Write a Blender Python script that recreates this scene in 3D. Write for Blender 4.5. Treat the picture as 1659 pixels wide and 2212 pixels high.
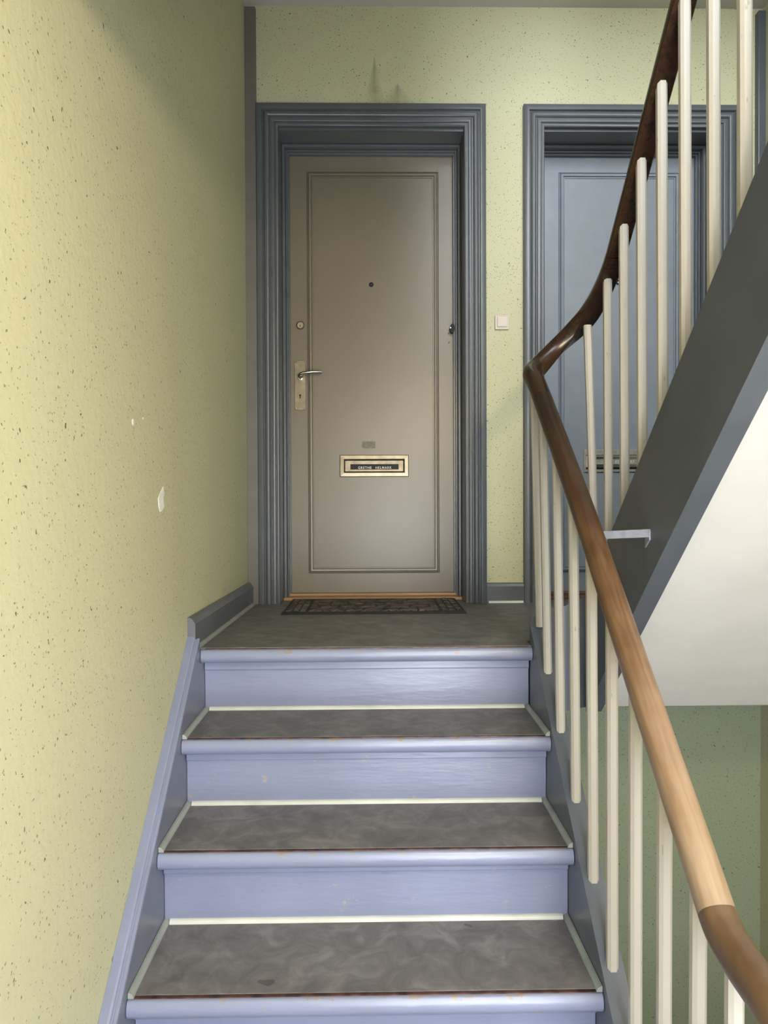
import bpy, bmesh, math, random
from mathutils import Vector, Matrix

for o in list(bpy.data.objects):
    bpy.data.objects.remove(o)
S = bpy.context.scene
COL = S.collection
random.seed(7)

# ------------------------------------------------------------------ camera
def rot_world_to_cam(yaw, pitch, roll):
    cy, sy = math.cos(yaw), math.sin(yaw)
    cp, sp = math.cos(pitch), math.sin(pitch)
    cr, sr = math.cos(roll), math.sin(roll)
    B = Matrix(((1, 0, 0), (0, 0, -1), (0, 1, 0)))
    Ry = Matrix(((cy, 0, -sy), (0, 1, 0), (sy, 0, cy)))
    Rx = Matrix(((1, 0, 0), (0, cp, sp), (0, -sp, cp)))
    Rz = Matrix(((cr, -sr, 0), (sr, cr, 0), (0, 0, 1)))
    return Rz @ Rx @ Ry @ B
W2C = rot_world_to_cam(.0162, -.0138, -.0041)
cd = bpy.data.cameras.new('camera')
cam = bpy.data.objects.new('camera', cd)
COL.objects.link(cam)
right, down, fwd = W2C[0], W2C[1], W2C[2]
cam.matrix_world = Matrix((
    (right[0], -down[0], -fwd[0], .5164),
    (right[1], -down[1], -fwd[1], -2.2247),
    (right[2], -down[2], -fwd[2], .4417),
    (0, 0, 0, 1)))
cd.sensor_fit = 'VERTICAL'
cd.sensor_height = 36.0
cd.lens = 36.0 * 1600.0 / 2212.0
cd.clip_start = .02
S.camera = cam

# ------------------------------------------------------------------ sky and daylight
SKY = (.90, .95, 1.0)
SKY_STRENGTH = 20.5
LAMP_STRENGTH = 270.0
w = bpy.data.worlds.new('overcast_sky')
S.world = w
w.use_nodes = True
bg = w.node_tree.nodes['Background']
bg.inputs[0].default_value = (*SKY, 1)
bg.inputs[1].default_value = SKY_STRENGTH
S.view_settings.view_transform = 'Standard'
S.view_settings.look = 'None'
S.view_settings.gamma = 1
S.view_settings.use_curve_mapping = False
S.view_settings.exposure = 0.0

# the stair windows: x0, x1, z0, z1
WINS = ((.50, 1.52, -1.0, .86), (.35, 1.90, 1.80, 4.10))
YF = -2.75                     # inside of the street wall
for k, (WX0, WX1, z0, z1) in enumerate(WINS):
    ld = bpy.data.lights.new('window_portal', 'AREA')
    ld.shape = 'RECTANGLE'
    ld.size, ld.size_y = WX1 - WX0, z1 - z0
    ld.cycles.is_portal = True
    lo = bpy.data.objects.new('window_portal', ld)
    lo.location = ((WX0 + WX1) / 2, YF - .13, (z0 + z1) / 2)
    lo.rotation_euler = (math.radians(90), 0, 0)     # faces +y, into the stairwell
    COL.objects.link(lo)

# ------------------------------------------------------------------ measures
R_, G_, NB = .1988, .2293, .056       # rise, going, riser set-back
YB = .985                             # back wall
XL, XLB, XR = -.037, -.018, 2.217     # left wall (front / back), right wall
ZC = 2.5686                           # ceiling above the landing
ZL = -6 * R_                          # lower half landing
ZU = 8 * R_                           # upper half landing
XB = 1.024                            # baluster line, lower flight
XU = 1.194                            # baluster line, upper flight

# ------------------------------------------------------------------ materials
MATS = {}
def mat(name):
    m = bpy.data.materials.new(name)
    m.use_nodes = True
    nt = m.node_tree
    MATS[name] = m
    return m, nt, nt.nodes['Principled BSDF']
def N(nt, t, **kw):
    n = nt.nodes.new(t)
    for k, v in kw.items():
        if k in n.inputs:
            n.inputs[k].default_value = v
        else:
            setattr(n, k, v)
    return n
def L(nt, a, b):
    nt.links.new(a, b)
def pos(nt, scale=(1, 1, 1)):
    g = N(nt, 'ShaderNodeNewGeometry')
    mp = N(nt, 'ShaderNodeMapping')
    mp.inputs['Scale'].default_value = scale
    L(nt, g.outputs['Position'], mp.inputs['Vector'])
    return mp.outputs['Vector']
def ramp(nt, fac, stops, interp='LINEAR'):
    r = N(nt, 'ShaderNodeValToRGB')
    r.color_ramp.interpolation = interp
    e = r.color_ramp.elements
    while len(e) < len(stops):
        e.new(.5)
    for i, (p_, c) in enumerate(stops):
        e[i].position = p_
        e[i].color = (*c, 1) if len(c) == 3 else c
    L(nt, fac, r.inputs['Fac'])
    return r.outputs['Color']
def mix(nt, fac, a, b):
    m = N(nt, 'ShaderNodeMix', data_type='RGBA')
    if isinstance(fac, (int, float)):
        m.inputs[0].default_value = fac
    else:
        L(nt, fac, m.inputs[0])
    for i, c in ((6, a), (7, b)):
        if isinstance(c, tuple):
            m.inputs[i].default_value = (*c, 1)
        else:
            L(nt, c, m.inputs[i])
    return m.outputs[2]
def math_(nt, op, a, b=None):
    m = N(nt, 'ShaderNodeMath', operation=op)
    for i, v in ((0, a), (1, b)):
        if v is None:
            continue
        if isinstance(v, (int, float)):
            m.inputs[i].default_value = v
        else:
            L(nt, v, m.inputs[i])
    return m.outputs[0]
def bump(nt, bsdf, h, strength=.3, dist=.002):
    b = N(nt, 'ShaderNodeBump', Strength=strength, Distance=dist)
    L(nt, h, b.inputs['Height'])
    L(nt, b.outputs['Normal'], bsdf.inputs['Normal'])

def pits(nt, vec, scale, radius, keep):
    """Small irregular pits: 1 inside a pit, 0 elsewhere."""
    nz = N(nt, 'ShaderNodeTexNoise', Scale=scale * 1.7, Detail=1.0)
    L(nt, vec, nz.inputs['Vector'])
    va = N(nt, 'ShaderNodeVectorMath', operation='SCALE')
    va.inputs['Scale'].default_value = .9 / scale
    L(nt, nz.outputs['Color'], va.inputs[0])
    vb = N(nt, 'ShaderNodeVectorMath', operation='ADD')
    L(nt, vec, vb.inputs[0]); L(nt, va.outputs[0], vb.inputs[1])
    vo = N(nt, 'ShaderNodeTexVoronoi', Scale=scale)
    L(nt, vb.outputs[0], vo.inputs['Vector'])
    sep = N(nt, 'ShaderNodeSeparateColor')
    L(nt, vo.outputs['Color'], sep.inputs[0])
    rad = math_(nt, 'MULTIPLY', sep.outputs[1], radius)
    inside = math_(nt, 'LESS_THAN', vo.outputs['Distance'], rad)
    have = math_(nt, 'LESS_THAN', sep.outputs[0], keep)
    return math_(nt, 'MULTIPLY', inside, have)

def plaster(name, c1, c2, dark, density=1.0, rough=.55, flecks=True):
    m, nt, b = mat(name)
    v = pos(nt)
    big = N(nt, 'ShaderNodeTexNoise', Scale=1.6, Detail=3.0)
    L(nt, v, big.inputs['Vector'])
    base = mix(nt, big.outputs['Fac'], c1, c2)
    patch = N(nt, 'ShaderNodeTexNoise', Scale=4.0, Detail=2.0)
    L(nt, v, patch.inputs['Vector'])
    pk = math_(nt, 'MULTIPLY', patch.outputs['Fac'], 1.15 * density)
    p1 = pits(nt, v, 52, .17, .55 * density)
    p2 = pits(nt, v, 120, .30, .5)
    L(nt, pk, p2.node.inputs[1].links[0].from_node.inputs[1])
    col = mix(nt, math_(nt, 'MULTIPLY', p2, .62), base, dark)
    col = mix(nt, math_(nt, 'MULTIPLY', p1, .85), col, dark)
    if flecks:
        vv = pos(nt, (1, 1, .6))
        p3 = pits(nt, vv, 70, .13, .22)
        col = mix(nt, math_(nt, 'MULTIPLY', p3, .5), col, (.75, .74, .6))
    L(nt, col, b.inputs['Base Color'])
    b.inputs['Roughness'].default_value = rough
    b.inputs['Specular IOR Level'].default_value = .35
    fine = N(nt, 'ShaderNodeTexNoise', Scale=55, Detail=4.0)
    L(nt, v, fine.inputs['Vector'])
    h = math_(nt, 'SUBTRACT', fine.outputs['Fac'], math_(nt, 'MULTIPLY', p1, 1.2))
    bump(nt, b, h, .35, .004)
    return m

plaster('wall_paint', (.51, .50, .328), (.54, .525, .355), (.05, .05, .028))
m = plaster('stained_wall_paint', (.51, .50, .328), (.54, .525, .355), (.05, .05, .028))
nt = m.node_tree; b = nt.nodes['Principled BSDF']
src = b.inputs['Base Color'].links[0].from_socket
g = N(nt, 'ShaderNodeNewGeometry'); sp = N(nt, 'ShaderNodeSeparateXYZ'); L(nt, g.outputs['Position'], sp.inputs[0])
sn = N(nt, 'ShaderNodeTexNoise', Scale=14, Detail=3.0); L(nt, g.outputs['Position'], sn.inputs['Vector'])
tot = None
for x0, top, wd in ((.535, 2.36, .055), (.635, 2.24, .10)):
    dx = math_(nt, 'ABSOLUTE', math_(nt, 'SUBTRACT', sp.outputs['X'], x0))
    hw = math_(nt, 'MULTIPLY', math_(nt, 'MAXIMUM', math_(nt, 'SUBTRACT', top, sp.outputs['Z']), .0001), wd / (top - 2.14))
    f = math_(nt, 'MAXIMUM', math_(nt, 'SUBTRACT', 1.0, math_(nt, 'DIVIDE', dx, hw)), 0.0)
    tot = f if tot is None else math_(nt, 'MAXIMUM', tot, f)
tot = math_(nt, 'MULTIPLY', math_(nt, 'MULTIPLY', tot, sn.outputs['Fac']), math_(nt, 'GREATER_THAN', sp.outputs['Z'], 2.1))
L(nt, mix(nt, math_(nt, 'MULTIPLY', tot, .8), src, (.10, .088, .06)), b.inputs['Base Color'])
plaster('sage_wall_paint', (.285, .325, .222), (.305, .345, .24), (.03, .045, .025), density=.8, rough=.5, flecks=False)

def plain(name, col, rough=.5, spec=.5, metal=0.0, var=.06, nscale=9.0, bumps=0.0, bscale=(40, 40, 40)):
    m, nt, b = mat(name)
    v = pos(nt)
    nz = N(nt, 'ShaderNodeTexNoise', Scale=nscale, Detail=4.0)
    L(nt, v, nz.inputs['Vector'])
    lo = tuple(max(0, c * (1 - var * 2)) for c in col)
    hi = tuple(min(1, c * (1 + var * 2)) for c in col)
    L(nt, ramp(nt, nz.outputs['Fac'], ((.3, lo), (.7, hi))), b.inputs['Base Color'])
    b.inputs['Roughness'].default_value = rough
    b.inputs['Specular IOR Level'].default_value = spec
    b.inputs['Metallic'].default_value = metal
    if bumps:
        vb = pos(nt, bscale)
        n2 = N(nt, 'ShaderNodeTexNoise', Scale=1.0, Detail=3.0)
        L(nt, vb, n2.inputs['Vector'])
        bump(nt, b, n2.outputs['Fac'], bumps, .003)
    return m

plain('white_plaster', (.55, .54, .53), .7, .3, var=.02, nscale=5, bumps=.15, bscale=(16, 60, 60))
plain('frame_paint', (.104, .113, .126), .30, .5, var=.03)
plain('string_paint', (.078, .088, .108), .36, .5, var=.04, bumps=.06)
plain('shaded_string_paint', (.145, .160, .222), .36, .5, var=.04)  # stair paint darkened: the side shade of the wall string is in the colour
plain('lit_string_paint', (.108, .122, .158), .36, .5, var=.04)  # string paint lightened: light from above painted into the lower outer and well strings
plain('skirting_paint', (.118, .127, .155), .36, .5, var=.04)
plain('dull_brass', (.235, .200, .145), .45, .5, metal=.9, var=.1, nscale=40)
plain('grey_trim_paint', (.15, .14, .128), .45, .4, var=.03)
plain('blue_door_paint', (.225, .25, .295), .36, .5, var=.03, bumps=.03, bscale=(30, 30, 7))
plain('cove_paint', (.60, .63, .60), .4, .5, var=.06)
plain('grey_cove_paint', (.30, .33, .32), .4, .5, var=.08)
plain('dark_gap', (.012, .012, .012), .8, .1)
plain('brass_nickel', (.37, .32, .235), .45, .5, metal=1.0, var=.08, nscale=30)
plain('polished_steel', (.60, .57, .52), .16, .5, metal=1.0, var=.03)
plain('dull_metal', (.36, .34, .30), .42, .5, metal=.8, var=.1, nscale=40)
plain('black_strip', (.008, .008, .008), .5, .25)
plain('white_letter', (.78, .76, .70), .5, .3)
plain('switch_plastic', (.56, .49, .42), .38, .5, var=.015)
plain('black_rubber', (.016, .016, .017), .6, .4, var=.2, nscale=60)
plain('mat_stone', (.105, .090, .089), .75, .2, var=.35, nscale=22)
plain('tape_mark', (.235, .215, .18), .8, .1, var=.1, nscale=60)
plain('chip_white', (.80, .78, .76), .8, .2, var=.05, nscale=60)
plain('strap_paint', (.24, .255, .31), .45, .4, var=.08, nscale=50)
plain('window_white', (.75, .75, .72), .4, .4)
plain('copper_strip', (.085, .040, .030), .35, .5, metal=.3, var=.4, nscale=35)

# glossy warm grey paint of the left door
m, nt, b = mat('warm_door_paint')
v = pos(nt)
nz = N(nt, 'ShaderNodeTexNoise', Scale=3.0, Detail=4.0); L(nt, v, nz.inputs['Vector'])
c = ramp(nt, nz.outputs['Fac'], ((.3, (.180, .152, .113)), (.7, (.198, .168, .126))))
p1 = pits(nt, v, 60, .16, .10)
c = mix(nt, math_(nt, 'MULTIPLY', p1, .5), c, (.10, .09, .07))
L(nt, c, b.inputs['Base Color'])
b.inputs['Roughness'].default_value = .35
b.inputs['Specular IOR Level'].default_value = .58
vb = pos(nt, (40, 40, 9))
n2 = N(nt, 'ShaderNodeTexNoise', Scale=1.0, Detail=3.0); L(nt, vb, n2.inputs['Vector'])
bump(nt, b, n2.outputs['Fac'], .03, .003)

# pale blue stair paint with chips that show wood
def stair_paint(name, col, edge):
    m, nt, b = mat(name)
    v = pos(nt)
    nz = N(nt, 'ShaderNodeTexNoise', Scale=5.0, Detail=4.0); L(nt, v, nz.inputs['Vector'])
    c = ramp(nt, nz.outputs['Fac'], ((.3, tuple(x * .94 for x in col)), (.7, tuple(min(1, x * 1.06) for x in col))))
    # scuffs
    vs = pos(nt, (26, 26, 60))
    sc = N(nt, 'ShaderNodeTexNoise', Scale=1.0, Detail=5.0, Roughness=.65); L(nt, vs, sc.inputs['Vector'])
    f = ramp(nt, sc.outputs['Fac'], ((.66, (0, 0, 0)), (.72, (1, 1, 1))))
    c = mix(nt, math_(nt, 'MULTIPLY', f, .45), c, (.17, .17, .19))
    # chips
    ch = N(nt, 'ShaderNodeTexNoise', Scale=21.0, Detail=3.0, Roughness=.6)
    vc = pos(nt, (1, 1, 1.6)); L(nt, vc, ch.inputs['Vector'])
    thr = .70
    val = ch.outputs['Fac']
    if edge:
        tc = N(nt, 'ShaderNodeTexCoord')
        sp = N(nt, 'ShaderNodeSeparateXYZ'); L(nt, tc.outputs['Object'], sp.inputs[0])
        e = N(nt, 'ShaderNodeMapRange')
        e.inputs['From Min'].default_value = -.018; e.inputs['From Max'].default_value = -.001
        e.inputs['To Min'].default_value = -.02; e.inputs['To Max'].default_value = .115
        L(nt, sp.outputs['Z'], e.inputs['Value'])
        val = math_(nt, 'ADD', val, e.outputs[0])
    f2 = math_(nt, 'GREATER_THAN', val, thr)
    c = mix(nt, f2, c, (.26, .22, .185) if edge else (.30, .28, .27))
    L(nt, c, b.inputs['Base Color'])
    b.inputs['Roughness'].default_value = .30
    vg = pos(nt, (9, 60, 55))
    g = N(nt, 'ShaderNodeTexNoise', Scale=1.0, Detail=4.0); L(nt, vg, g.inputs['Vector'])
    h = math_(nt, 'SUBTRACT', g.outputs['Fac'], math_(nt, 'MULTIPLY', f2, .4))
    bump(nt, b, h, .28, .004)
stair_paint('stair_paint', (.215, .24, .365), False)
stair_paint('nosing_paint', (.215, .24, .365), True)

# worn linoleum
m, nt, b = mat('linoleum')
v = pos(nt)
n1 = N(nt, 'ShaderNodeTexNoise', Scale=14, Detail=6.0, Roughness=.65, Distortion=.8); L(nt, v, n1.inputs['Vector'])
n2 = N(nt, 'ShaderNodeTexNoise', Scale=2.6, Detail=3.0); L(nt, v, n2.inputs['Vector'])
c = ramp(nt, n1.outputs['Fac'], ((.32, (.112, .112, .125)), (.50, (.172, .171, .187)), (.68, (.262, .260, .283))))
c = mix(nt, math_(nt, 'MULTIPLY', n2.outputs['Fac'], .5), c, (.130, .121, .120))
sp1 = pits(nt, v, 9, .16, .12)
c = mix(nt, math_(nt, 'MULTIPLY', sp1, .55), c, (.05, .04, .035))
sp2 = pits(nt, v, 22, .05, .10)
c = mix(nt, sp2, c, (.6, .58, .52))
L(nt, c, b.inputs['Base Color'])
b.inputs['Roughness'].default_value = .50
b.inputs['Specular IOR Level'].default_value = .35
bump(nt, b, n1.outputs['Fac'], .08, .002)

# balusters: cream gloss with small chips along the arrises
m, nt, b = mat('cream_paint')
v = pos(nt, (1, 1, .35))
ch = N(nt, 'ShaderNodeTexNoise', Scale=85, Detail=2.0); L(nt, v, ch.inputs['Vector'])
f = math_(nt, 'GREATER_THAN', ch.outputs['Fac'], .74)
nz = N(nt, 'ShaderNodeTexNoise', Scale=3, Detail=2.0); L(nt, v, nz.inputs['Vector'])
c = ramp(nt, nz.outputs['Fac'], ((.3, (.425, .395, .355)), (.7, (.475, .445, .405))))
c = mix(nt, f, c, (.33, .30, .25))
L(nt, c, b.inputs['Base Color'])
b.inputs['Roughness'].default_value = .34

# handrail wood, dark polish that is worn pale towards the foot of the flight
def rail_wood(name, stops, rough, axis_scale):
    m, nt, b = mat(name)
    g = N(nt, 'ShaderNodeNewGeometry')
    sp = N(nt, 'ShaderNodeSeparateXYZ'); L(nt, g.outputs['Position'], sp.inputs[0])
    mr = N(nt, 'ShaderNodeMapRange')
    mr.inputs['From Min'].default_value = -.20; mr.inputs['From Max'].default_value = .80
    L(nt, sp.outputs['Z'], mr.inputs['Value'])
    # grain runs along the rail: coordinates across (x) and normal to the slope
    across = math_(nt, 'SUBTRACT', math_(nt, 'MULTIPLY', sp.outputs['Z'], .76), math_(nt, 'MULTIPLY', sp.outputs['Y'], .65))
    along = math_(nt, 'ADD', math_(nt, 'MULTIPLY', sp.outputs['Z'], .65), math_(nt, 'MULTIPLY', sp.outputs['Y'], .76))
    cb = N(nt, 'ShaderNodeCombineXYZ')
    L(nt, math_(nt, 'MULTIPLY', sp.outputs['X'], axis_scale[0]), cb.inputs[0])
    L(nt, math_(nt, 'MULTIPLY', along, axis_scale[1]), cb.inputs[1])
    L(nt, math_(nt, 'MULTIPLY', across, axis_scale[2]), cb.inputs[2])
    gr = N(nt, 'ShaderNodeTexNoise', Scale=1.0, Detail=5.0, Roughness=.6, Distortion=.5)
    L(nt, cb.outputs[0], gr.inputs['Vector'])
    blot = N(nt, 'ShaderNodeTexNoise', Scale=14, Detail=3.0); L(nt, g.outputs['Position'], blot.inputs['Vector'])
    t = math_(nt, 'ADD', mr.outputs[0], math_(nt, 'MULTIPLY', math_(nt, 'SUBTRACT', gr.outputs['Fac'], .5), .55))
    t = math_(nt, 'ADD', t, math_(nt, 'MULTIPLY', math_(nt, 'SUBTRACT', blot.outputs['Fac'], .5), .22))
    c = ramp(nt, t, stops)
    dk = pits(nt, g.outputs['Position'], 30, .07, .16)
    c = mix(nt, math_(nt, 'MULTIPLY', dk, .8), c, (.03, .016, .008))
    L(nt, c, b.inputs['Base Color'])
    b.inputs['Roughness'].default_value = rough
    bump(nt, b, gr.outputs['Fac'], .08, .002)
rail_wood('worn_rail_wood', ((0, (.29, .215, .152)), (.2, (.225, .148, .093)), (.42, (.125, .068, .034)),
                             (.66, (.050, .024, .012)), (.95, (.022, .012, .008))), .36, (70, 5, 70))
rail_wood('dark_rail_wood', ((0, (.08, .040, .019)), (.5, (.05, .023, .011)), (.95, (.022, .0115, .007)), (1, (.036, .0165, .008))), .25, (60, 6, 60))
rail_wood('brown_rail_wood', ((0, (.105, .064, .035)), (.25, (.075, .044, .024)), (1, (.045, .024, .013))), .33, (60, 9, 60))

# pine threshold
m, nt, b = mat('pine_wood')
v = pos(nt, (4, 60, 60))
nz = N(nt, 'ShaderNodeTexNoise', Scale=1.0, Detail=4.0); L(nt, v, nz.inputs['Vector'])
L(nt, ramp(nt, nz.outputs['Fac'], ((.3, (.30, .165, .070)), (.7, (.46, .27, .125)))), b.inputs['Base Color'])
b.inputs['Roughness'].default_value = .4
plain('red_wood', (.16, .075, .05), .45, .4, var=.15)

# window glass
m, nt, b = mat('pane_glass')
nt.nodes.remove(b)
out = nt.nodes['Material Output']
tr = N(nt, 'ShaderNodeBsdfTransparent'); gl = N(nt, 'ShaderNodeBsdfGlossy', Roughness=.02)
mx = N(nt, 'ShaderNodeMixShader'); mx.inputs[0].default_value = .06
L(nt, tr.outputs[0], mx.inputs[1]); L(nt, gl.outputs[0], mx.inputs[2]); L(nt, mx.outputs[0], out.inputs[0])
# lamp globe
m, nt, b = mat('lit_opal_glass')
b.inputs['Base Color'].default_value = (.8, .75, .65, 1)
b.inputs['Emission Color'].default_value = (1.0, .83, .58, 1)
b.inputs['Emission Strength'].default_value = LAMP_STRENGTH

# ------------------------------------------------------------------ mesh helpers
def mesh_obj(name, bm, material, parent=None, smooth=False, bevel=0.0, seg=2):
    me = bpy.data.meshes.new(name)
    bmesh.ops.recalc_face_normals(bm, faces=bm.faces[:])
    bm.to_mesh(me); bm.free()
    if smooth:
        for p_ in me.polygons:
            p_.use_smooth = True
    me.materials.append(MATS[material])
    o = bpy.data.objects.new(name, me)
    COL.objects.link(o)
    if bevel:
        md = o.modifiers.new('bevel', 'BEVEL')
        md.width = bevel; md.segments = seg; md.limit_method = 'ANGLE'; md.angle_limit = math.radians(40)
    if parent is not None:
        o.parent = parent
        if parent.type == 'EMPTY':
            o.matrix_parent_inverse = Matrix.Translation(-parent.location)
    return o
def smooth_by_angle(o, deg=35):
    me = o.data
    for p_ in me.polygons:
        p_.use_smooth = True
    bm = bmesh.new(); bm.from_mesh(me)
    for e in bm.edges:
        e.smooth = not (len(e.link_faces) == 2 and e.calc_face_angle(0) > math.radians(deg))
    bm.to_mesh(me); bm.free()
    return o
def box(bm, x0, x1, y0, y1, z0, z1):
    vs = [bm.verts.new((x, y, z)) for x in (x0, x1) for y in (y0, y1) for z in (z0, z1)]
    for q in ((0, 1, 3, 2), (4, 6, 7, 5), (0, 4, 5, 1), (2, 3, 7, 6), (0, 2, 6, 4), (1, 5, 7, 3)):
        bm.faces.new([vs[i] for i in q])
def boxes(*bs):
    bm = bmesh.new()
    for b_ in bs:
        box(bm, *b_)
    return bm
def prism_x(bm, prof, x0, x1):
    """(y,z) polygon pushed along x."""
    a = [bm.verts.new((x0, y, z)) for y, z in prof]
    c = [bm.verts.new((x1, y, z)) for y, z in prof]
    n = len(prof)
    bm.faces.new(a); bm.faces.new(c)
    for i in range(n):
        bm.faces.new((a[i], a[(i + 1) % n], c[(i + 1) % n], c[i]))
    return bm
def prism_y(bm, prof, y0, y1):
    """(x,z) polygon pushed along y."""
    a = [bm.verts.new((x, y0, z)) for x, z in prof]
    c = [bm.verts.new((x, y1, z)) for x, z in prof]
    n = len(prof)
    bm.faces.new(a); bm.faces.new(c)
    for i in range(n):
        bm.faces.new((a[i], a[(i + 1) % n], c[(i + 1) % n], c[i]))
    return bm
def prism_z(bm, prof, z0, z1):
    a = [bm.verts.new((x, y, z0)) for x, y in prof]
    c = [bm.verts.new((x, y, z1)) for x, y in prof]
    n = len(prof)
    bm.faces.new(a); bm.faces.new(c)
    for i in range(n):
        bm.faces.new((a[i], a[(i + 1) % n], c[(i + 1) % n], c[i]))
    return bm
def portal_sweep(prof, x0, x1, z0, z1, closed=False):
    """A mitred moulding round an opening. prof: (offset inwards, y)."""
    bm = bmesh.new()
    rings = []
    for o_, y in prof:
        if closed:
            pts = [(x0 + o_, z0 + o_), (x0 + o_, z1 - o_), (x1 - o_, z1 - o_), (x1 - o_, z0 + o_)]
        else:
            pts = [(x0 + o_, z0), (x0 + o_, z1 - o_), (x1 - o_, z1 - o_), (x1 - o_, z0)]
        rings.append([bm.verts.new((x, y, z)) for x, z in pts])
    n = len(rings)
    for i in range(n):
        a, c = rings[i], rings[(i + 1) % n]
        for k in range(4 if closed else 3):
            j = (k + 1) % 4
            bm.faces.new((a[k], a[j], c[j], c[k]))
    if not closed:
        bm.faces.new([r[0] for r in rings])
        bm.faces.new([r[3] for r in rings])
    return bm
def disc(bm, cx, cz, r, y0, y1, n=24, dome=0.0):
    prof = [(cx + r * math.cos(2 * math.pi * i / n), cz + r * math.sin(2 * math.pi * i / n)) for i in range(n)]
    a = [bm.verts.new((x, y0, z)) for x, z in prof]
    c = [bm.verts.new((x, y1, z)) for x, z in prof]
    for i in range(n):
        bm.faces.new((a[i], a[(i + 1) % n], c[(i + 1) % n], c[i]))
    bm.faces.new(c)
    if dome:
        k = .75
        d = [bm.verts.new((cx + (x - cx) * k, y0 - dome, cz + (z - cz) * k)) for x, z in prof]
        for i in range(n):
            bm.faces.new((a[i], a[(i + 1) % n], d[(i + 1) % n], d[i]))
        bm.faces.new(d)
    else:
        bm.faces.new(a)
    return bm
def rrect(x0, x1, z0, z1, r, n=4):
    pts = []
    for cx, cz, a0 in ((x1 - r, z1 - r, 0), (x0 + r, z1 - r, 90), (x0 + r, z0 + r, 180), (x1 - r, z0 + r, 270)):
        for i in range(n + 1):
            a = math.radians(a0 + 90 * i / n)
            pts.append((cx + r * math.cos(a), cz + r * math.sin(a)))
    return pts
def sweep(path, prof, closed_ends=True, up=Vector((0, 0, 1)), swell=0.0):
    """Sweep a (side, up) profile along a list of points."""
    bm = bmesh.new()
    rings = []
    n = len(path)
    for i, p_ in enumerate(path):
        t = (path[min(i + 1, n - 1)] - path[max(i - 1, 0)]).normalized()
        s = t.cross(up).normalized()
        u = s.cross(t).normalized()
        k_ = 1 + swell * math.sin(math.pi * i / (n - 1)) ** 2
        rings.append([bm.verts.new(p_ + s * (a * k_) + u * (b_ * k_)) for a, b_ in prof])
    m_ = len(prof)
    for i in range(n - 1):
        for k in range(m_):
            j = (k + 1) % m_
            bm.faces.new((rings[i][k], rings[i][j], rings[i + 1][j], rings[i + 1][k]))
    if closed_ends:
        bm.faces.new(rings[0]); bm.faces.new(rings[-1])
    return bm
def spline(pts, per=8):
    """Catmull-Rom through points."""
    P = [Vector(p_) for p_ in pts]
    out = []
    for i in range(len(P) - 1):
        p0 = P[i - 1] if i else P[0] * 2 - P[1]
        p1, p2 = P[i], P[i + 1]
        p3 = P[i + 2] if i + 2 < len(P) else P[-1] * 2 - P[-2]
        for k in range(per):
            t = k / per
            out.append(.5 * ((2 * p1) + (p2 - p0) * t + (2 * p0 - 5 * p1 + 4 * p2 - p3) * t * t + (3 * p1 - p0 - 3 * p2 + p3) * t ** 3))
    out.append(P[-1])
    return out

def tag(o, label=None, cat=None, group=None, kind=None):
    if label: o['label'] = label
    if cat: o['category'] = cat
    if group: o['group'] = group
    if kind: o['kind'] = kind
    return o
def thing(name, loc, label, cat, group=None, kind=None):
    e = bpy.data.objects.new(name, None)
    e.location = loc
    e.empty_display_size = .05
    COL.objects.link(e)
    return tag(e, label, cat, group, kind)
def struct(name, bm, material, label, cat, **kw):
    return tag(mesh_obj(name, bm, material, **kw), label, cat, kind='structure')

# ------------------------------------------------------------------ the stairwell shell
ZT, ZB = 4.25, -3.0
bm = bmesh.new()
plan = [(XL, YF - .3), (XL, 0.0), (XLB, YB), (XLB, YB + .3), (XL - .15, YB + .3), (XL - .15, YF - .3)]
prism_z(bm, plan, ZB, ZT)
wl = struct('wall_left', bm, 'wall_paint', 'long yellow-green speckled plaster wall on the left beside the steps', 'wall')
# two spots where the paint has flaked off
def chip(pts, th=.0012):
    b_ = bmesh.new()
    def wx(y): return XL if y < 0 else XL + (XLB - XL) * y / YB
    a = [b_.verts.new((wx(y) - .004, y, z)) for y, z in pts]
    c_ = [b_.verts.new((wx(y) + th, y, z)) for y, z in pts]
    b_.faces.new(a); b_.faces.new(c_)
    for i in range(len(pts)):
        j = (i + 1) % len(pts)
        b_.faces.new((a[i], a[j], c_[j], c_[i]))
    return b_
mesh_obj('plaster_chip', chip([(-0.2526, 0.4845), (-0.2445, 0.4637), (-0.2535, 0.455), (-0.2454, 0.4317), (-0.2631, 0.4208), (-0.2845, 0.4174), (-0.2926, 0.4296), (-0.3002, 0.4524), (-0.2831, 0.4657)]), 'chip_white', wl)
mesh_obj('plaster_chip', chip([(-0.4921, 0.6365), (-0.4907, 0.628), (-0.4959, 0.621), (-0.5011, 0.6237), (-0.5035, 0.632), (-0.4988, 0.6352)]), 'chip_white', wl)
mesh_obj('plaster_chip', chip([(-0.4165, 0.6494), (-0.4181, 0.6442), (-0.4243, 0.6435), (-0.4209, 0.6478)]), 'chip_white', wl)

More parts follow.
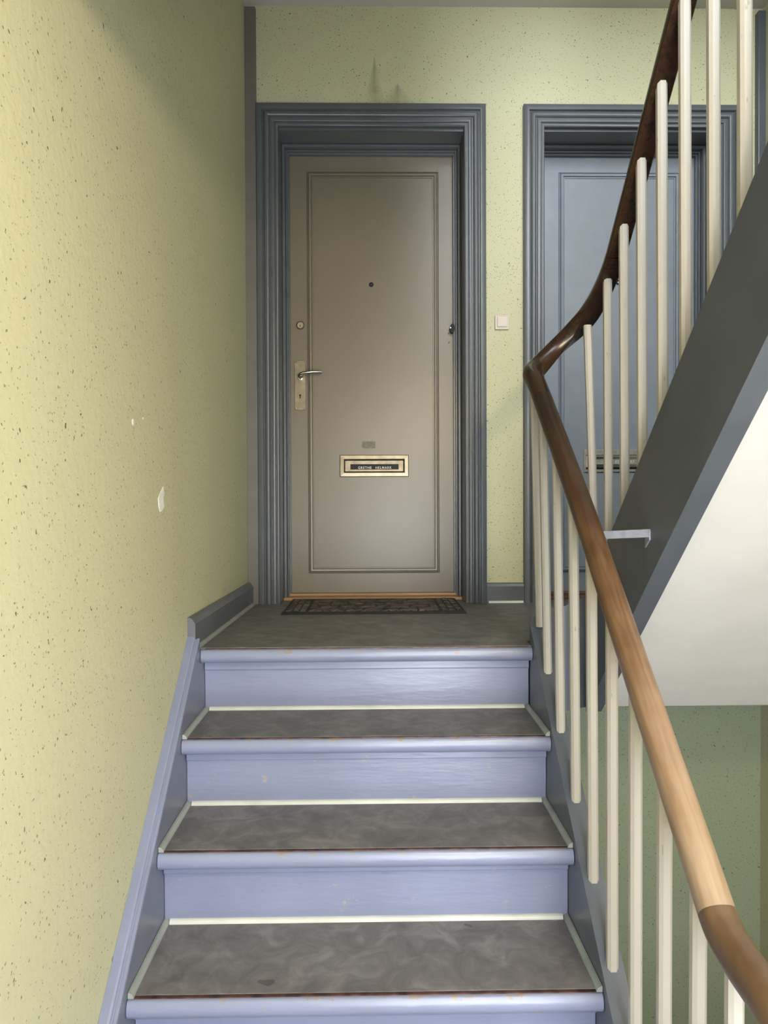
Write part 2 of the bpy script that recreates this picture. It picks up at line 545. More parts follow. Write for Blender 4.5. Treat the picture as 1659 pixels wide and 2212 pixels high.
D1 = (.0291, 1.0108)      # outer edges of the door casings
D2 = (1.1734, 2.1138)
CW = .092                 # casing width
DT = 2.1425
o1, o2 = (D1[0] + CW - .008, D1[1] - CW + .008), (D2[0] + CW - .008, D2[1] - CW + .008)
oz = DT - CW - .008 + .016
Y2 = YB + .26
struct('wall_back', boxes((XLB - .15, o1[0], YB, Y2, -.216, oz), (o1[1], o2[0], YB, Y2, -.216, oz), (o2[1], XR + .15, YB, Y2, -.216, oz),
                          (o1[0], o1[1], YB, Y2, -.216, -.001), (o2[0], o2[1], YB, Y2, -.216, -.001),
                          (XLB - .15, XR + .15, YB, Y2, oz, ZT)), 'stained_wall_paint',
       'yellow-green speckled plaster wall around the two doors', 'wall')
struct('wall_back_lower', boxes((XL - .15, XR + .15, YB, Y2, ZB, -.216)), 'sage_wall_paint',
       'sage green speckled wall below the landing at the right', 'wall')
struct('wall_right', boxes((XR, XR + .15, YF - .3, YB, ZB, ZT)), 'wall_paint',
       'yellow-green plaster wall at the far right beside the upper flight', 'wall')
(c0, c1, a0, a1), (e0, e1, b0, b1) = WINS
ZM = 1.5
struct('wall_front', boxes((XL - .15, c0, YF - .3, YF, ZB, ZM), (c1, XR + .15, YF - .3, YF, ZB, ZM), (c0, c1, YF - .3, YF, ZB, a0), (c0, c1, YF - .3, YF, a1, ZM),
                           (XL - .15, e0, YF - .3, YF, ZM, ZT), (e1, XR + .15, YF - .3, YF, ZM, ZT), (e0, e1, YF - .3, YF, ZM, b0), (e0, e1, YF - .3, YF, b1, ZT)),
       'wall_paint', 'street wall of the stairwell holding the windows', 'wall')
for k, (WX0, WX1, z0, z1) in enumerate(WINS):
    e = thing('window_%d' % (k + 1), (WX0, YF, z0), ('white framed stair window lighting the lower flight', 'white framed stair window lighting the upper flight')[k], 'window', kind='structure')
    mesh_obj('window_frame', portal_sweep([(0, YF - .12), (0, YF - .07), (.05, YF - .07), (.05, YF - .12)], WX0, WX1, z0, z1, True), 'window_white', e)
    xm, zm = (WX0 + WX1) / 2, z0 + (z1 - z0) * .68
    mesh_obj('mullion', boxes((xm - .025, xm + .025, YF - .115, YF - .075, z0 + .05, z1 - .05)), 'window_white', e)
    mesh_obj('transom', boxes((WX0 + .05, WX1 - .05, YF - .113, YF - .077, zm - .022, zm + .022)), 'window_white', e)
    for xa, xb_ in ((WX0 + .05, xm - .025), (xm + .025, WX1 - .05)):
        for za, zb in ((z0 + .05, zm - .022), (zm + .022, z1 - .05)):
            mesh_obj('pane', boxes((xa, xb_, YF - .098, YF - .094, za, zb)), 'pane_glass', e)

struct('floor', boxes((XLB, .999, .0160, YB + .12, -.03, .003), (.999, 2.215, .094, YB + .12, -.03, .003)), 'linoleum',
       'worn dark grey linoleum of the landing before the doors', 'floor')
struct('floor_lower', boxes((XL, XR, YF, -1.146 + NB, ZL - .2, ZL)), 'linoleum', 'grey linoleum of the half landing at the foot of the steps', 'floor')
ceil = struct('ceiling', boxes((XLB - .1, XR + .1, .115, YB, ZC, ZC + .21)), 'white_plaster', 'off-white plaster ceiling above the doors', 'ceiling')
# underside of the landing itself
struct('ceiling_lower', boxes((XL, XR, .123, YB, -.216, -.031)), 'white_plaster', 'white underside of the landing in front of the green wall', 'ceiling')
# half landing above and the next flight on the left, both outside the picture
struct('floor_upper', boxes((XL, 1.05, YF, -1.15, ZU - .24, ZU), (1.05, XR, YF, -1.66, ZU - .24, ZU)), 'white_plaster',
       'plastered half landing overhead', 'floor')
bm = bmesh.new()
prism_x(bm, [(-1.15, ZU - .24), (-1.15, ZU), (.05, ZU + 1.04), (.115, ZC + .21), (.115, ZC)], XL, .99)
struct('ceiling_slope', bm, 'white_plaster', 'sloping plaster underside of the next flight overhead', 'ceiling')
struct('ceiling_top', boxes((XL - .1, XR + .1, YF - .3, YB + .2, ZT, ZT + .1)), 'white_plaster', 'white ceiling of the top of the stairwell', 'ceiling')
struct('floor_bottom', boxes((XL - .1, XR + .1, YF - .3, YB + .2, ZB - .1, ZB)), 'linoleum', 'dark floor at the bottom of the stairwell', 'floor')

# corner boards and skirtings
struct('trim_1', boxes((XLB - .002, .0285, YB - .022, YB + .01, .002, 2.552)), 'grey_trim_paint', 'tall grey painted corner board left of the door frame', 'trim', bevel=.004)
struct('trim_2', boxes((2.184, XR, YB - .03, YB + .01, .002, 2.545)), 'string_paint', 'blue-grey painted corner board right of the second door', 'trim', bevel=.004)
bm = bmesh.new()
th = .0235
def ring_at(y, xw):
    prof = [(0, .002), (th, .002), (th, .078), (th - .006, .0875), (th - .010, .093), (th - .016, .097), (0, .097)]
    return [bm.verts.new((xw + a, y, z)) for a, z in prof]
r0, r1 = ring_at(-.005, XL), ring_at(YB - .022, XLB - .0005)
for i in range(len(r0)):
    j = (i + 1) % len(r0)
    bm.faces.new((r0[i], r0[j], r1[j], r1[i]))
bm.faces.new(r0); bm.faces.new(r1)
bbl = struct('baseboard_left', bm, 'skirting_paint', 'blue-grey moulded skirting board along the left wall of the landing', 'baseboard')
def quarter(r, n=4):
    return [(0, 0), (r, 0)] + [(r * math.cos(math.radians(90 * i / n)), r * math.sin(math.radians(90 * i / n))) for i in range(1, n)] + [(0, r)]
bm = bmesh.new()
qa = [bm.verts.new((XL + th + a, .014, .003 + z)) for a, z in quarter(.010)]
qb = [bm.verts.new((XLB + th + a, YB - .024, .003 + z)) for a, z in quarter(.010)]
for i in range(len(qa)):
    j = (i + 1) % len(qa)
    bm.faces.new((qa[i], qa[j], qb[j], qb[i]))
bm.faces.new(qa); bm.faces.new(qb)
mesh_obj('cove_strip', bm, 'grey_cove_paint', bbl)
bm = bmesh.new()
prism_x(bm, [(YB, .002), (YB - .020, .002), (YB - .020, .074), (YB - .015, .084), (YB - .008, .0885), (YB, .0885)], D1[1], D2[0])
bbb = struct('baseboard_back', bm, 'frame_paint', 'short blue-grey skirting board between the two door frames', 'baseboard')
bm = bmesh.new()
prism_x(bm, [(YB - .020 - a, .003 + z) for a, z in quarter(.009)], D1[1] + .008, D2[0] - .004)
mesh_obj('cove_strip', bm, 'cove_paint', bbb)

# ------------------------------------------------------------------ doors
CY = YB                     # casing stands on the wall
casing_prof = [(0, CY + .004), (0, CY - .026), (.003, CY - .029), (.023, CY - .029), (.0255, CY - .026), (.0265, CY - .018), (.0295, CY - .018),
               (.031, CY - .022), (.036, CY - .027), (.042, CY - .0295), (.048, CY - .028), (.0525, CY - .023), (.055, CY - .017), (.058, CY - .017),
               (.0595, CY - .022), (.063, CY - .0235), (.073, CY - .0235), (.0755, CY - .021), (.0765, CY - .015), (.0795, CY - .015),
               (.081, CY - .019), (.085, CY - .020), (.090, CY - .017), (.092, CY - .012), (.092, CY + .004)]
YLF = 1.15                  # front of the door leaf
def make_door(n, D, leaf_mat, label):
    e = thing('door_%d' % n, ((D[0] + D[1]) / 2, YB, 0), label, 'door', kind='structure')
    c_ = mesh_obj('door_casing', portal_sweep(casing_prof, D[0], D[1], .002, DT), 'frame_paint', e)
    smooth_by_angle(c_, 50)
    a, b_, t = D[0] + CW, D[1] - CW, DT - CW - .016
    jp = [(-.02, CY + .005), (-.004, CY + .005), (-.001, CY - .004), (0, CY + .004), (0, 1.098), (.003, 1.094), (.012, 1.094), (.014, 1.097), (.014, 1.124), (.016, 1.121),
          (.021, 1.121), (.0225, 1.124), (.0225, 1.134), (.030, 1.134), (.030, 1.152), (.018, 1.152), (.018, 1.20), (-.02, 1.20)]
    mesh_obj('door_jamb', portal_sweep(jp, a, b_, .003, t), 'frame_paint', e)
    la, lb, lt, lz = a + .0205, b_ - .0205, t - .0205, .0285
    la2, lb2 = a + .032, b_ - .032
    leaf = mesh_obj('door_leaf', boxes((la, lb, YLF + .004, YLF + .044, lz, lt)), leaf_mat, e)
    # moulded panel
    pa, pb, pt, pz = la + .0795 + .006, lb - .0685 - .006, lt - .086 + .008, .1167
    mp = [(0, YLF + .006), (0, YLF + .0005), (.002, YLF - .001), (.004, YLF + .0035), (.006, YLF + .0035), (.007, YLF - .004), (.012, YLF - .008), (.019, YLF - .007),
          (.0215, YLF + .0005), (.0235, YLF + .0005), (.0245, YLF - .003), (.028, YLF - .003), (.029, YLF + .006)]
    mo = mesh_obj('panel_moulding', portal_sweep(mp, pa, pb, pz, pt, True), leaf_mat, leaf)
    smooth_by_angle(mo, 40)
    mesh_obj('door_panel', boxes((pa + .027, pb - .027, YLF + .001, YLF + .006, pz + .027, pt - .027)), leaf_mat, leaf)
    # threshold in two steps
    th_mat = 'pine_wood' if n == 1 else 'red_wood'
    mesh_obj('threshold', boxes((a + .001, b_ - .001, 1.068, 1.20, .003, .0165)), th_mat, e, bevel=.002)
    mesh_obj('threshold', boxes((a + .015, b_ - .015, 1.127, 1.20, .0165, .0275)), th_mat, e, bevel=.002)
    mesh_obj('back_board', boxes((a - .02, b_ + .02, 1.205, 1.215, .003, t + .02)), 'dark_gap', e)
    return e, leaf
d1, leaf1 = make_door(1, D1, 'warm_door_paint', 'warm grey panelled apartment door with a brass letter plate and lever handle')
d2, leaf2 = make_door(2, D2, 'blue_door_paint', 'blue-grey panelled apartment door behind the banister')

Y = YLF
def peephole(leaf, x, z, y):
    p_ = mesh_obj('peephole', disc(bmesh.new(), x, z, .0105, y - .004, y + .002, 20), 'black_strip', leaf)
    return p_
ph = peephole(leaf1, .5175, 1.4267, Y)
mesh_obj('peephole_lens', disc(bmesh.new(), .5175, 1.425, .0035, Y - .006, Y, 12, .001), 'polished_steel', d1)
peephole(leaf2, 1.6435, 1.438, Y)
mesh_obj('peephole_lens', disc(bmesh.new(), 1.6425, 1.436, .004, Y - .006, Y, 12, .001), 'polished_steel', d2)

# lock cylinder
lk = mesh_obj('lock_cylinder', disc(bmesh.new(), .1957, 1.2425, .0185, Y - .004, Y + .006, 28, .004), 'brass_nickel', d1)
smooth_by_angle(lk, 30)
mesh_obj('key_slot', prism_y(bmesh.new(), rrect(.1937, .1967, 1.234, 1.243, .001), Y - .0088, Y - .006), 'dark_gap', lk)

# handle plate
hp = mesh_obj('handle_plate', prism_y(bmesh.new(), rrect(.1676, .2187, .8592, 1.0835, .008), Y - .003, Y + .006), 'dull_brass', d1, bevel=.0012)
for sx in (.1748, .2115):
    for sz in (.8665, 1.0762):
        mesh_obj('screw', disc(bmesh.new(), sx, sz, .0032, Y - .0042, Y - .002, 10, .0006), 'polished_steel', hp)
bm = bmesh.new()
disc(bm, .1930, .9265, .0042, Y - .0036, Y - .002, 14)
box(bm, .1908, .1952, Y - .0036, Y - .002, .9120, .9245)
mesh_obj('keyhole', bm, 'dark_gap', hp)
rs = mesh_obj('handle_rose', disc(bmesh.new(), .1975, 1.001, .0115, Y - .014, Y - .002, 20), 'polished_steel', hp)
smooth_by_angle(rs, 40)
path = spline([(.1975, Y - .012, 1.001), (.1965, Y - .030, 1.003), (.1925, Y - .043, 1.008), (.2010, Y - .052, 1.0150), (.2200, Y - .054, 1.0195),
               (.2500, Y - .052, 1.0235), (.2800, Y - .046, 1.0240), (.2930, Y - .042, 1.0230)], 5)
n = 12
hb = sweep(path, [(.0070 * math.cos(2 * math.pi * i / n), .0068 * math.sin(2 * math.pi * i / n)) for i in range(n)], up=Vector((0, .2, 1)))
smooth_by_angle(mesh_obj('door_handle', hb, 'polished_steel', d1), 60)

# brass letter plate with the name strip
lp = mesh_obj('letter_plate', portal_sweep([(0, Y + .004), (0, Y - .002), (.003, Y - .006), (.018, Y - .0075), (.0205, Y - .006), (.0215, Y + .004)],
                                                       .371, .6846, .555, .655, True), 'brass_nickel', d1)
mesh_obj('letter_flap', boxes((.3925, .6631, Y - .0005, Y + .004, .5765, .6335)), 'dark_gap', lp)
mesh_obj('letter_flap', boxes((.3945, .6600, Y - .004, Y + .002, .5790, .6300)), 'dull_brass', lp, bevel=.0015)
mesh_obj('name_strip', boxes((.4192, .6383, Y - .0056, Y - .003, .5885, .6130)), 'black_strip', lp)
def text_mesh(name, body, x, y, z, width, height, material, parent):
    cu = bpy.data.curves.new(name, 'FONT')
    cu.body = body
    cu.size = 1.0
    cu.space_character = 1.25
    cu.space_word = 1.5
    cu.offset = .012
    to = bpy.data.objects.new(name, cu)
    COL.objects.link(to)
    dg = bpy.context.evaluated_depsgraph_get()
    me = bpy.data.meshes.new_from_object(to.evaluated_get(dg))
    bpy.data.objects.remove(to)
    xs = [v_.co.x for v_ in me.vertices]; ys = [v_.co.y for v_ in me.vertices]
    x0, x1, y0, y1 = min(xs), max(xs), min(ys), max(ys)
    for v_ in me.vertices:
        v_.co = Vector((x + (v_.co.x - x0) / (x1 - x0) * width, y, z + (v_.co.y - y0) / (y1 - y0) * height))
    me.materials.clear(); me.materials.append(MATS[material])
    o = bpy.data.objects.new(name, me)
    COL.objects.link(o)
    o.parent = parent
    return o
text_mesh('lettering', 'GRETHE  HELMARK', .4545, Y - .0060, .5912, .152, .0112, 'white_letter', lp)
# scar of old tape above the letter plate
tp = [(.472, .684), (.478, .686), (.500, .6835), (.534, .687), (.533, .700), (.530, .703), (.535, .708), (.532, .714), (.534, .7195), (.527, .7175),
      (.521, .7135), (.519, .7175), (.497, .7170), (.476, .7185), (.4735, .7115), (.4765, .7095), (.4725, .704)]
mesh_obj('tape_mark', prism_y(bmesh.new(), tp, Y - .0004, Y + .003), 'tape_mark', leaf1)
# old security catch on the hinge side
ct = mesh_obj('door_catch', prism_y(bmesh.new(), [(.8830 + .011 * math.cos(a), 1.224 + .021 * math.sin(a)) for a in [2 * math.pi * i / 16 for i in range(16)]], 1.1255, 1.150), 'black_strip', d1)
mesh_obj('screw', disc(bmesh.new(), .8745, 1.226, .003, 1.1235, 1.13, 10, .0006), 'polished_steel', ct)
mesh_obj('screw', disc(bmesh.new(), .8690, 1.208, .003, Y - .001, Y + .004, 10, .0006), 'tape_mark', ct)
mesh_obj('screw', disc(bmesh.new(), .8700, 1.166, .0035, Y - .001, Y + .004, 10, .0006), 'tape_mark', ct)

# letter plate of the second door
lp2 = mesh_obj('letter_plate', boxes((1.485, 1.815, Y - .004, Y + .004, .572, .676)), 'dull_metal', d2, bevel=.002)
mesh_obj('slot', boxes((1.495, 1.805, Y - .0046, Y, .586, .594)), 'dark_gap', lp2)
mesh_obj('slot', boxes((1.492, 1.808, Y - .0046, Y, .5725, .5745)), 'dark_gap', lp2)
mesh_obj('slot', boxes((1.495, 1.805, Y - .0046, Y, .6485, .6515)), 'dark_gap', lp2)
nh = mesh_obj('name_holder', portal_sweep([(0, Y - .003), (0, Y - .008), (.002, Y - .009), (.0135, Y - .009), (.0145, Y - .006), (.0145, Y - .003)], 1.497, 1.803, .595, .647, True), 'polished_steel', lp2)
mesh_obj('name_strip', boxes((1.510, 1.790, Y - .0065, Y - .003, .6085, .6335)), 'dull_metal', lp2)
bm = bmesh.new()
for xx in (1.630, 1.700):
    for k, (ax, az, bx_, bz) in enumerate(((0, 0, 0, 1), (0, .5, .6, 1), (0, .5, .6, 0), (.9, 0, 1.2, 1))):
        p0, p1 = Vector((xx + ax * .011, 0, .614 + az * .013)), Vector((xx + bx_ * .011, 0, .614 + bz * .013))
        s = Vector((.0011, 0, 0))
        vs = [bm.verts.new((q.x, Y - .0069, q.z)) for q in (p0 - s, p0 + s, p1 + s, p1 - s)]
        bm.faces.new(vs)
mesh_obj('lettering', bm, 'white_letter', lp2)

# ------------------------------------------------------------------ light switch
e = thing('light_switch', (1.082, YB, 1.184), 'square beige light switch on the wall strip between the two doors', 'light switch')
mesh_obj('switch_plate', prism_y(bmesh.new(), rrect(1.0510, 1.1120, 1.1840, 1.2460, .004), YB - .010, YB + .002), 'switch_plastic', e, bevel=.002)
mesh_obj('rocker', prism_y(bmesh.new(), rrect(1.0605, 1.1045, 1.1945, 1.2400, .003), YB - .0145, YB - .006), 'switch_plastic', e, bevel=.0015)

# ------------------------------------------------------------------ doormat
e = thing('doormat', (.52, .86, .003), 'dark brown rubber doormat with a cobblestone pattern before the left door', 'doormat')
MX0, MX1, MY0, MY1 = .158, .888, .660, 1.064
bm = bmesh.new()
bot = [bm.verts.new((x, y, .003)) for x, y in ((MX0, MY0), (MX1, MY0), (MX1, MY1), (MX0, MY1))]
top = [bm.verts.new((x, y, .0125)) for x, y in ((MX0 + .007, MY0 + .007), (MX1 - .007, MY0 + .007), (MX1 - .007, MY1 - .004), (MX0 + .007, MY1 - .004))]
bm.faces.new(bot); bm.faces.new(top)
for i in range(4):
    j = (i + 1) % 4
    bm.faces.new((bot[i], bot[j], top[j], top[i]))
mesh_obj('mat_base', bm, 'black_rubber', e)
def stone(poly, gap, h=.0155):
    cx = sum(p_[0] for p_ in poly) / len(poly); cy_ = sum(p_[1] for p_ in poly) / len(poly)
    b_ = bmesh.new()
    lo_, hi_ = [], []
    for x, y in poly:
        d = math.hypot(x - cx, y - cy_)
        k1, k2 = max(.2, 1 - gap / d), max(.15, 1 - (gap + .0025) / d)
        lo_.append(b_.verts.new((cx + (x - cx) * k1, cy_ + (y - cy_) * k1, .0120)))
        hi_.append(b_.verts.new((cx + (x - cx) * k2, cy_ + (y - cy_) * k2, h)))
    b_.faces.new(hi_)
    for i in range(len(poly)):
        j = (i + 1) % len(poly)
        b_.faces.new((lo_[i], lo_[j], hi_[j], hi_[i]))
    mesh_obj('stone', b_, 'mat_stone', e)
rnd = random.Random(3)
nx, ny = 7, 4
cx0, cx1, cy0, cy1 = MX0 + .105, MX1 - .105, MY0 + .035, MY1 - .02
gp = {}
for i in range(nx * 2 + 1):
    for j in range(ny + 1):
        jx = 0 if i in (0, nx * 2) else rnd.uniform(-.016, .016)
        jy = 0 if j in (0, ny) else rnd.uniform(-.02, .02)
        gp[i, j] = (cx0 + (cx1 - cx0) * i / (nx * 2) + jx, cy0 + (cy1 - cy0) * j / ny + jy)
for j in range(ny):
    i = 0
    first = 1 if j % 2 else 2
    cuts = [0] + list(range(first, nx * 2, 2)) + [nx * 2]
    cuts = sorted(set(cuts))
    for a_, b_ in zip(cuts, cuts[1:]):
        poly = [gp[k, j] for k in range(a_, b_ + 1)] + [gp[k, j + 1] for k in range(b_, a_ - 1, -1)]
        stone(poly, .006)
for side in (0, 1):
    xa = MX0 + .016 if side == 0 else MX1 - .098
    for c_ in range(3):
        for k in range(8):
            y0_ = MY0 + .018 + k * .046 + (.012 if c_ % 2 else 0)
            y1_ = min(y0_ + .046, MY1 - .01)
            x0_ = xa + c_ * .0275
            stone([(x0_, y0_), (x0_ + .0275, y0_ + rnd.uniform(-.006, .006)), (x0_ + .0275, y1_ + rnd.uniform(-.006, .006)), (x0_, y1_)], .005)
for k in range(18):
    x0_ = cx0 + (cx1 - cx0) * k / 18
    stone([(x0_, MY0 + .014), (x0_ + .029, MY0 + .014), (x0_ + .029 + rnd.uniform(-.006, .006), MY0 + .034), (x0_, MY0 + .034)], .004)

# ------------------------------------------------------------------ lower flight
SL = .864
st = thing('staircase', (.5, -1.15, ZL), 'lower flight of pale blue painted steps with grey linoleum treads up to the landing', 'staircase')
# string on the wall
def slope_board(x0, x1, ya, yb_, ztop, depth, material, name, parent, sl=SL, end_z=None):
    bm = bmesh.new()
    prof = [(ya, ztop + sl * ya), (yb_, ztop + sl * yb_), (yb_, ztop + sl * yb_ - depth), (ya, ztop + sl * ya - depth)]
    prism_x(bm, prof, x0, x1)
    return mesh_obj(name, bm, material, parent)
YS0 = -1.30
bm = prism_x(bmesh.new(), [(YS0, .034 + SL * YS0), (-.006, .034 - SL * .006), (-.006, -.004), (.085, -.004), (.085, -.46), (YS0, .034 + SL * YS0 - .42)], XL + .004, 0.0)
ws = mesh_obj('wall_string', bm, 'shaded_string_paint', st)
bm = bmesh.new()
bead = [(XL + .0005, -.002), (XL + .0005, .012), (XL + .018, .012), (XL + .0225, .0095), (XL + .0245, .004), (XL + .0275, .0035), (XL + .0285, .006), (-.0008, .006), (-.0008, -.002)]
for a_, yy in ((0, YS0), (1, -.006)):
    r_ = [bm.verts.new((x, yy, .034 + SL * yy + z)) for x, z in bead]
    bm.faces.new(r_)
    if a_ == 0: ra = r_
    else: rb = r_
for i in range(len(bead)):
    j = (i + 1) % len(bead)
    bm.faces.new((ra[i], ra[j], rb[j], rb[i]))
mesh_obj('string_moulding', bm, 'stair_paint', ws)

# string on the well side, with the turn round the well
TOPO, DEP = .030, .30
slope_board(1.0, 1.048, YS0, .03, TOPO, DEP, 'lit_string_paint', 'outer_string', st)
bm = bmesh.new()
CXW, CYW = (XB + XU) / 2, .03
RI, RO = (XU - XB) / 2 - .024, (XU - XB) / 2 + .024
K = 20
rings = []
for i in range(K + 1):
    a = math.pi - math.pi * i / K
    t = i / K
    s_ = t * t * (3 - 2 * t)
    zt = (TOPO + SL * .03) + (.18 - .845 * .03 - TOPO - SL * .03) * t
    zb_ = -.26 + (-.19 + .26) * t
    ca, sa = math.cos(a), math.sin(a)
    rings.append([bm.verts.new((CXW + r * ca, CYW + r * sa, z)) for r, z in ((RO, zb_), (RO, zt), (RI, zt), (RI, zb_))])
for i in range(K):
    for k in range(4):
        j = (k + 1) % 4
        bm.faces.new((rings[i][k], rings[i][j], rings[i + 1][j], rings[i + 1][k]))
bm.faces.new(rings[0]); bm.faces.new(rings[-1])
smooth_by_angle(mesh_obj('well_string', bm, 'lit_string_paint', st), 40)

# treads and risers: one of each, then copies
tread_prof = [(NB + .012, -.001), (.005, -.001), (.002, -.002), (-.0005, -.0045), (-.0038, -.011), (-.0055, -.019), (-.0048, -.028), (-.001, -.0355), (.005, -.0405), (.012, -.0425), (NB + .012, -.0425)]
def first_tread():
    bm = prism_x(bmesh.new(), tread_prof, .0015, .9985)
    t = mesh_obj('tread', bm, 'nosing_paint', st)
    smooth_by_angle(t, 30)
    return t
base_inv = Matrix.Translation(-st.location)
def link_copy(o, parent, loc=None):
    c_ = o.copy()
    COL.objects.link(c_)
    c_.parent = parent
    if loc is not None:
        c_.location = loc
    return c_
tread0 = first_tread()
sub = []
sub.append(mesh_obj('edge_strip', boxes((.012, .988, .0075, .0165, -.004, .0012)), 'copper_strip', tread0))
# full tread for steps below the landing
bm = prism_x(bmesh.new(), [(G_ + NB, -.001)] + tread_prof[1:-1] + [(G_ + NB, -.0425)], .0015, .9985)
treadF = mesh_obj('tread', bm, 'nosing_paint', st)
smooth_by_angle(treadF, 30)
fsub = [link_copy(sub[0], treadF)]
fsub.append(mesh_obj('linoleum', boxes((.0115, .9885, .016, G_ + NB - .001, -.003, .0025)), 'linoleum', treadF))
bm = prism_x(bmesh.new(), [(G_ + NB - a, .0022 + z) for a, z in quarter(.0105)], .0145, .9855)
fsub.append(mesh_obj('cove_strip', bm, 'cove_paint', treadF))
for s_ in (0, 1):
    bm = prism_y(bmesh.new(), [((.0012 + a) if s_ == 0 else (.9988 - a), .0008 + z) for a, z in quarter(.0125)], .006, G_ + NB - .001)
    fsub.append(mesh_obj('cove_strip', bm, 'grey_cove_paint', treadF))
treadF.location = (0, -G_, -R_)
for i in range(2, 6):
    t = treadF.copy(); COL.objects.link(t)
    t.location = (0, -G_ * i, -R_ * i)
    for s_ in fsub:
        link_copy(s_, t)
bm = boxes((.0012, .9988, NB, NB + .018, -R_, -.0425))
riser0 = mesh_obj('riser', bm, 'stair_paint', st)
bm = prism_x(bmesh.new(), [(NB + .001, -.0425), (NB - .009, -.0425), (NB - .0098, -.0695), (NB - .0085, -.0720), (NB - .004, -.0735), (NB + .001, -.0735)], .002, .998)
rbead = mesh_obj('riser_bead', bm, 'stair_paint', riser0)
for i in range(1, 6):
    r_ = riser0.copy(); COL.objects.link(r_)
    r_.location = (0, -G_ * i, -R_ * i)
    link_copy(rbead, r_)

# ------------------------------------------------------------------ upper flight
su = thing('staircase', (1.7, 0, 0), 'upper flight with a dark grey string and white plastered underside climbing to the right', 'staircase')
YU0 = -1.72
tpz = lambda y: .18 - .845 * y
btz = lambda y: -.19 - .89 * y
bm = bmesh.new()
prism_x(bm, [(YU0, tpz(YU0)), (.03, tpz(.03)), (.03, btz(.03) + .012), (YU0, btz(YU0))], 1.17, 1.218)
mesh_obj('outer_string', bm, 'string_paint', su)
bm = bmesh.new()
prism_x(bm, [(YU0, btz(YU0) + .035), (YU0, btz(YU0) + .002), (.105, -.216 + .006), (.1225, -.216), (.1225, -.17)], 1.2185, XR - .001)
mesh_obj('soffit', bm, 'white_plaster', su)
for k in range(1, 9):
    yk = -.055 - G_ * (k - 1)
    mesh_obj('riser', boxes((1.2185, XR - .023, yk + .055, yk + .071, R_ * (k - 1) + .001, R_ * k - .03)), 'stair_paint', su)
    if k < 8:
        # the board reaches from its nosing (away from the viewer) to the next riser
        mesh_obj('tread', boxes((1.2185, XR - .023, yk - G_ + .055, yk + .087, R_ * k - .03, R_ * k)), 'stair_paint', su, bevel=.008)
bm = prism_x(bmesh.new(), [(YU0, .05 + tpz(YU0)), (-.02, .05 + tpz(-.02)), (-.02, tpz(-.02) - .3), (YU0, tpz(YU0) - .3)], XR - .022, XR - .001)
mesh_obj('wall_string', bm, 'string_paint', su)

# ------------------------------------------------------------------ banister: rail and balusters
br = thing('stair_banister', (XB, 0, 0), 'banister with a brown wooden handrail and cream eight-sided balusters', 'banister')
rail_prof = [(-.0245, -.0215), (.0245, -.0215), (.0268, -.0195), (.0288, -.012), (.0292, -.003), (.0275, .007), (.0235, .0145), (.0165, .0200), (.0085, .0228), (0, .0236),
             (-.0085, .0228), (-.0165, .0200), (-.0235, .0145), (-.0275, .007), (-.0292, -.003), (-.0288, -.012), (-.0268, -.0195)]
rail_prof = [(a * .91, b_ * .95) for a, b_ in rail_prof]
def lowrail(y): return .811 + .849 * y
def uprail(y): return .965 - .905 * y
YJ = -1.148         # joint of the worn rail and the level end piece
def rail_x(y): return XB - .014 * max(0.0, (y + .5) / .5) ** 1.3
straight = [Vector((rail_x(YJ + (-.08 - YJ) * i / 12), YJ + (-.08 - YJ) * i / 12, lowrail(YJ + (-.08 - YJ) * i / 12))) for i in range(13)]
smooth_by_angle(mesh_obj('handrail', sweep(straight, rail_prof), 'worn_rail_wood', br), 40)
endp = spline([(XB, YJ + .001, lowrail(YJ)), (XB, -1.170, -.178), (XB, -1.205, -.188), (XB, -1.26, -.194), (XB + .004, -1.33, -.199), (XB + .04, -1.395, -.210), (CXW, -1.42, -.23), (XU - .03, -1.40, -.255)], 6)
smooth_by_angle(mesh_obj('handrail_end', sweep(endp, rail_prof), 'brown_rail_wood', br), 40)
wre = spline([(rail_x(-.0815), -.0815, lowrail(-.0815)), (rail_x(-.035), -.035, lowrail(-.035) - .001), (1.0105, .010, .8125), (1.0115, .047, .831), (1.0205, .082, .848),
              (1.042, .108, .870), (1.073, .121, .900), (1.112, .122, .938), (1.153, .107, .979), (1.182, .066, 1.014), (XU - .002, .010, 1.040), (XU, -.06, 1.066), (XU, -.12, 1.092), (XU, -.175, 1.126)], 7)
smooth_by_angle(mesh_obj('handrail_wreath', sweep(wre, rail_prof, swell=.24), 'dark_rail_wood', br), 40)
upr = spline([(XU, -.1745, 1.1258)] + [(XU, y, uprail(y)) for y in (-.30, -.45, -.70, -1.0, -1.3, -1.62)], 4)
smooth_by_angle(mesh_obj('handrail', sweep(upr, rail_prof), 'dark_rail_wood', br), 40)

BW = .0232
def baluster(x, y, zfun, ztop, dx=0.0, dy=0.0):
    h, c_ = BW / 2, BW * .24
    oct_ = [(-h, -h + c_), (-h + c_, -h), (h - c_, -h), (h, -h + c_), (h, h - c_), (h - c_, h), (-h + c_, h), (-h, h - c_)]
    bm = bmesh.new()
    lo_ = [bm.verts.new((x + a, y + b_, zfun(y + b_) - .0008)) for a, b_ in oct_]
    hi_ = [bm.verts.new((x + dx + a, y + dy + b_, ztop + .0 * b_)) for a, b_ in oct_]
    bm.faces.new(lo_); bm.faces.new(hi_)
    for i in range(8):
        j = (i + 1) % 8
        bm.faces.new((lo_[i], lo_[j], hi_[j], hi_[i]))
    return mesh_obj('baluster', bm, 'cream_paint', br)
lowtop = lambda y: TOPO + SL * y
for y, dx in ((-.090, -.013), (-.235, -.010), (-.384, -.006), (-.530, -.004), (-.667, -.001), (-.806, 0), (-.945, .002), (-1.077, .003)):
    baluster(XB, y, lowtop, lowrail(y) - .004, dx)
baluster(XB, -1.193, lowtop, -.192, .003)
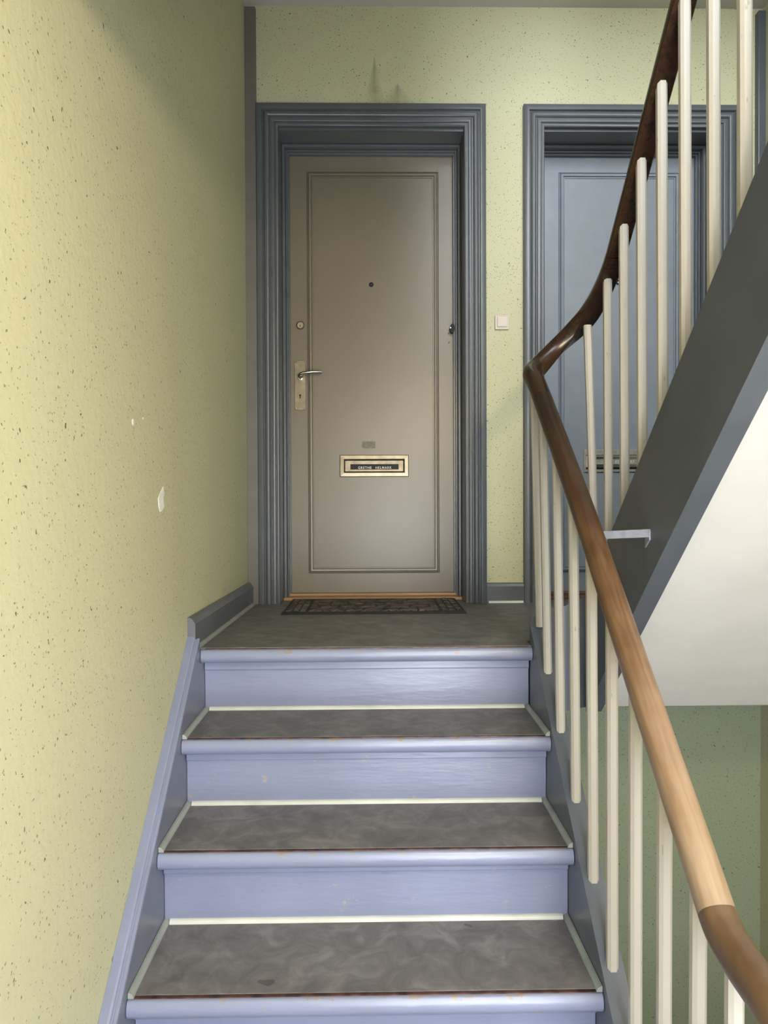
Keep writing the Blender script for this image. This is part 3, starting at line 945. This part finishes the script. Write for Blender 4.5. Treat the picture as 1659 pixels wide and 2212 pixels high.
baluster(XB + .003, .022, lambda y: lowtop(.03) + .004, .818, -.018)
for y in (-.1153, -.2507, -.3791, -.5084, -.6345, -.766, -.8875, -1.015, -1.145, -1.275):
    ztop = (uprail(y) if y < -.2 else 1.098) - .004
    baluster(XU, y, tpz, ztop, -.004)
baluster(XU + .001, .006, tpz, .978, -.018, .03)

# ------------------------------------------------------------------ flat iron strap between the two strings
e = thing('iron_strap', (1.10, -.42, .35), 'flat painted iron strap reaching from the banister to the dark string', 'strap')
A, B_ = Vector((1.034, -.350, .352)), Vector((1.1685, -.497, .3655))
d = (B_ - A).normalized(); nrm = Vector((d.y, -d.x, 0)).normalized() * .002
bm = bmesh.new()
hh = .0095
vs = []
for p_ in (A, B_):
    for s_ in (-1, 1):
        for z in (-hh, hh):
            vs.append(bm.verts.new(p_ + nrm * s_ + Vector((0, 0, z))))
for q in ((0, 1, 3, 2), (4, 6, 7, 5), (0, 4, 5, 1), (2, 3, 7, 6), (0, 2, 6, 4), (1, 5, 7, 3)):
    bm.faces.new([vs[i] for i in q])
mesh_obj('strap_bar', bm, 'strap_paint', e)
bm = bmesh.new()
box(bm, 1.1665, 1.1698, -.498, -.470, .350, .372)
for v_ in bm.verts:
    if v_.co.y > -.48: v_.co.z -= .020
mesh_obj('strap_tab', bm, 'strap_paint', e)

LX, LY = 1.08, -2.35
# ------------------------------------------------------------------ lamp under the half landing (behind the viewer)
e = thing('ceiling_lamp', (LX, LY, ZU - .24), 'round opal ceiling lamp under the half landing', 'lamp')
bm = bmesh.new()
bmesh.ops.create_cone(bm, cap_ends=True, segments=24, radius1=.05, radius2=.05, depth=.11, matrix=Matrix.Translation((LX, LY, ZU - .24 - .055)))
mesh_obj('lamp_base', bm, 'window_white', e)
bm = bmesh.new()
bmesh.ops.create_uvsphere(bm, u_segments=20, v_segments=12, radius=.085, matrix=Matrix.Translation((LX, LY, ZU - .24 - .185)))
mesh_obj('lamp_globe', bm, 'lit_opal_glass', e, smooth=True)
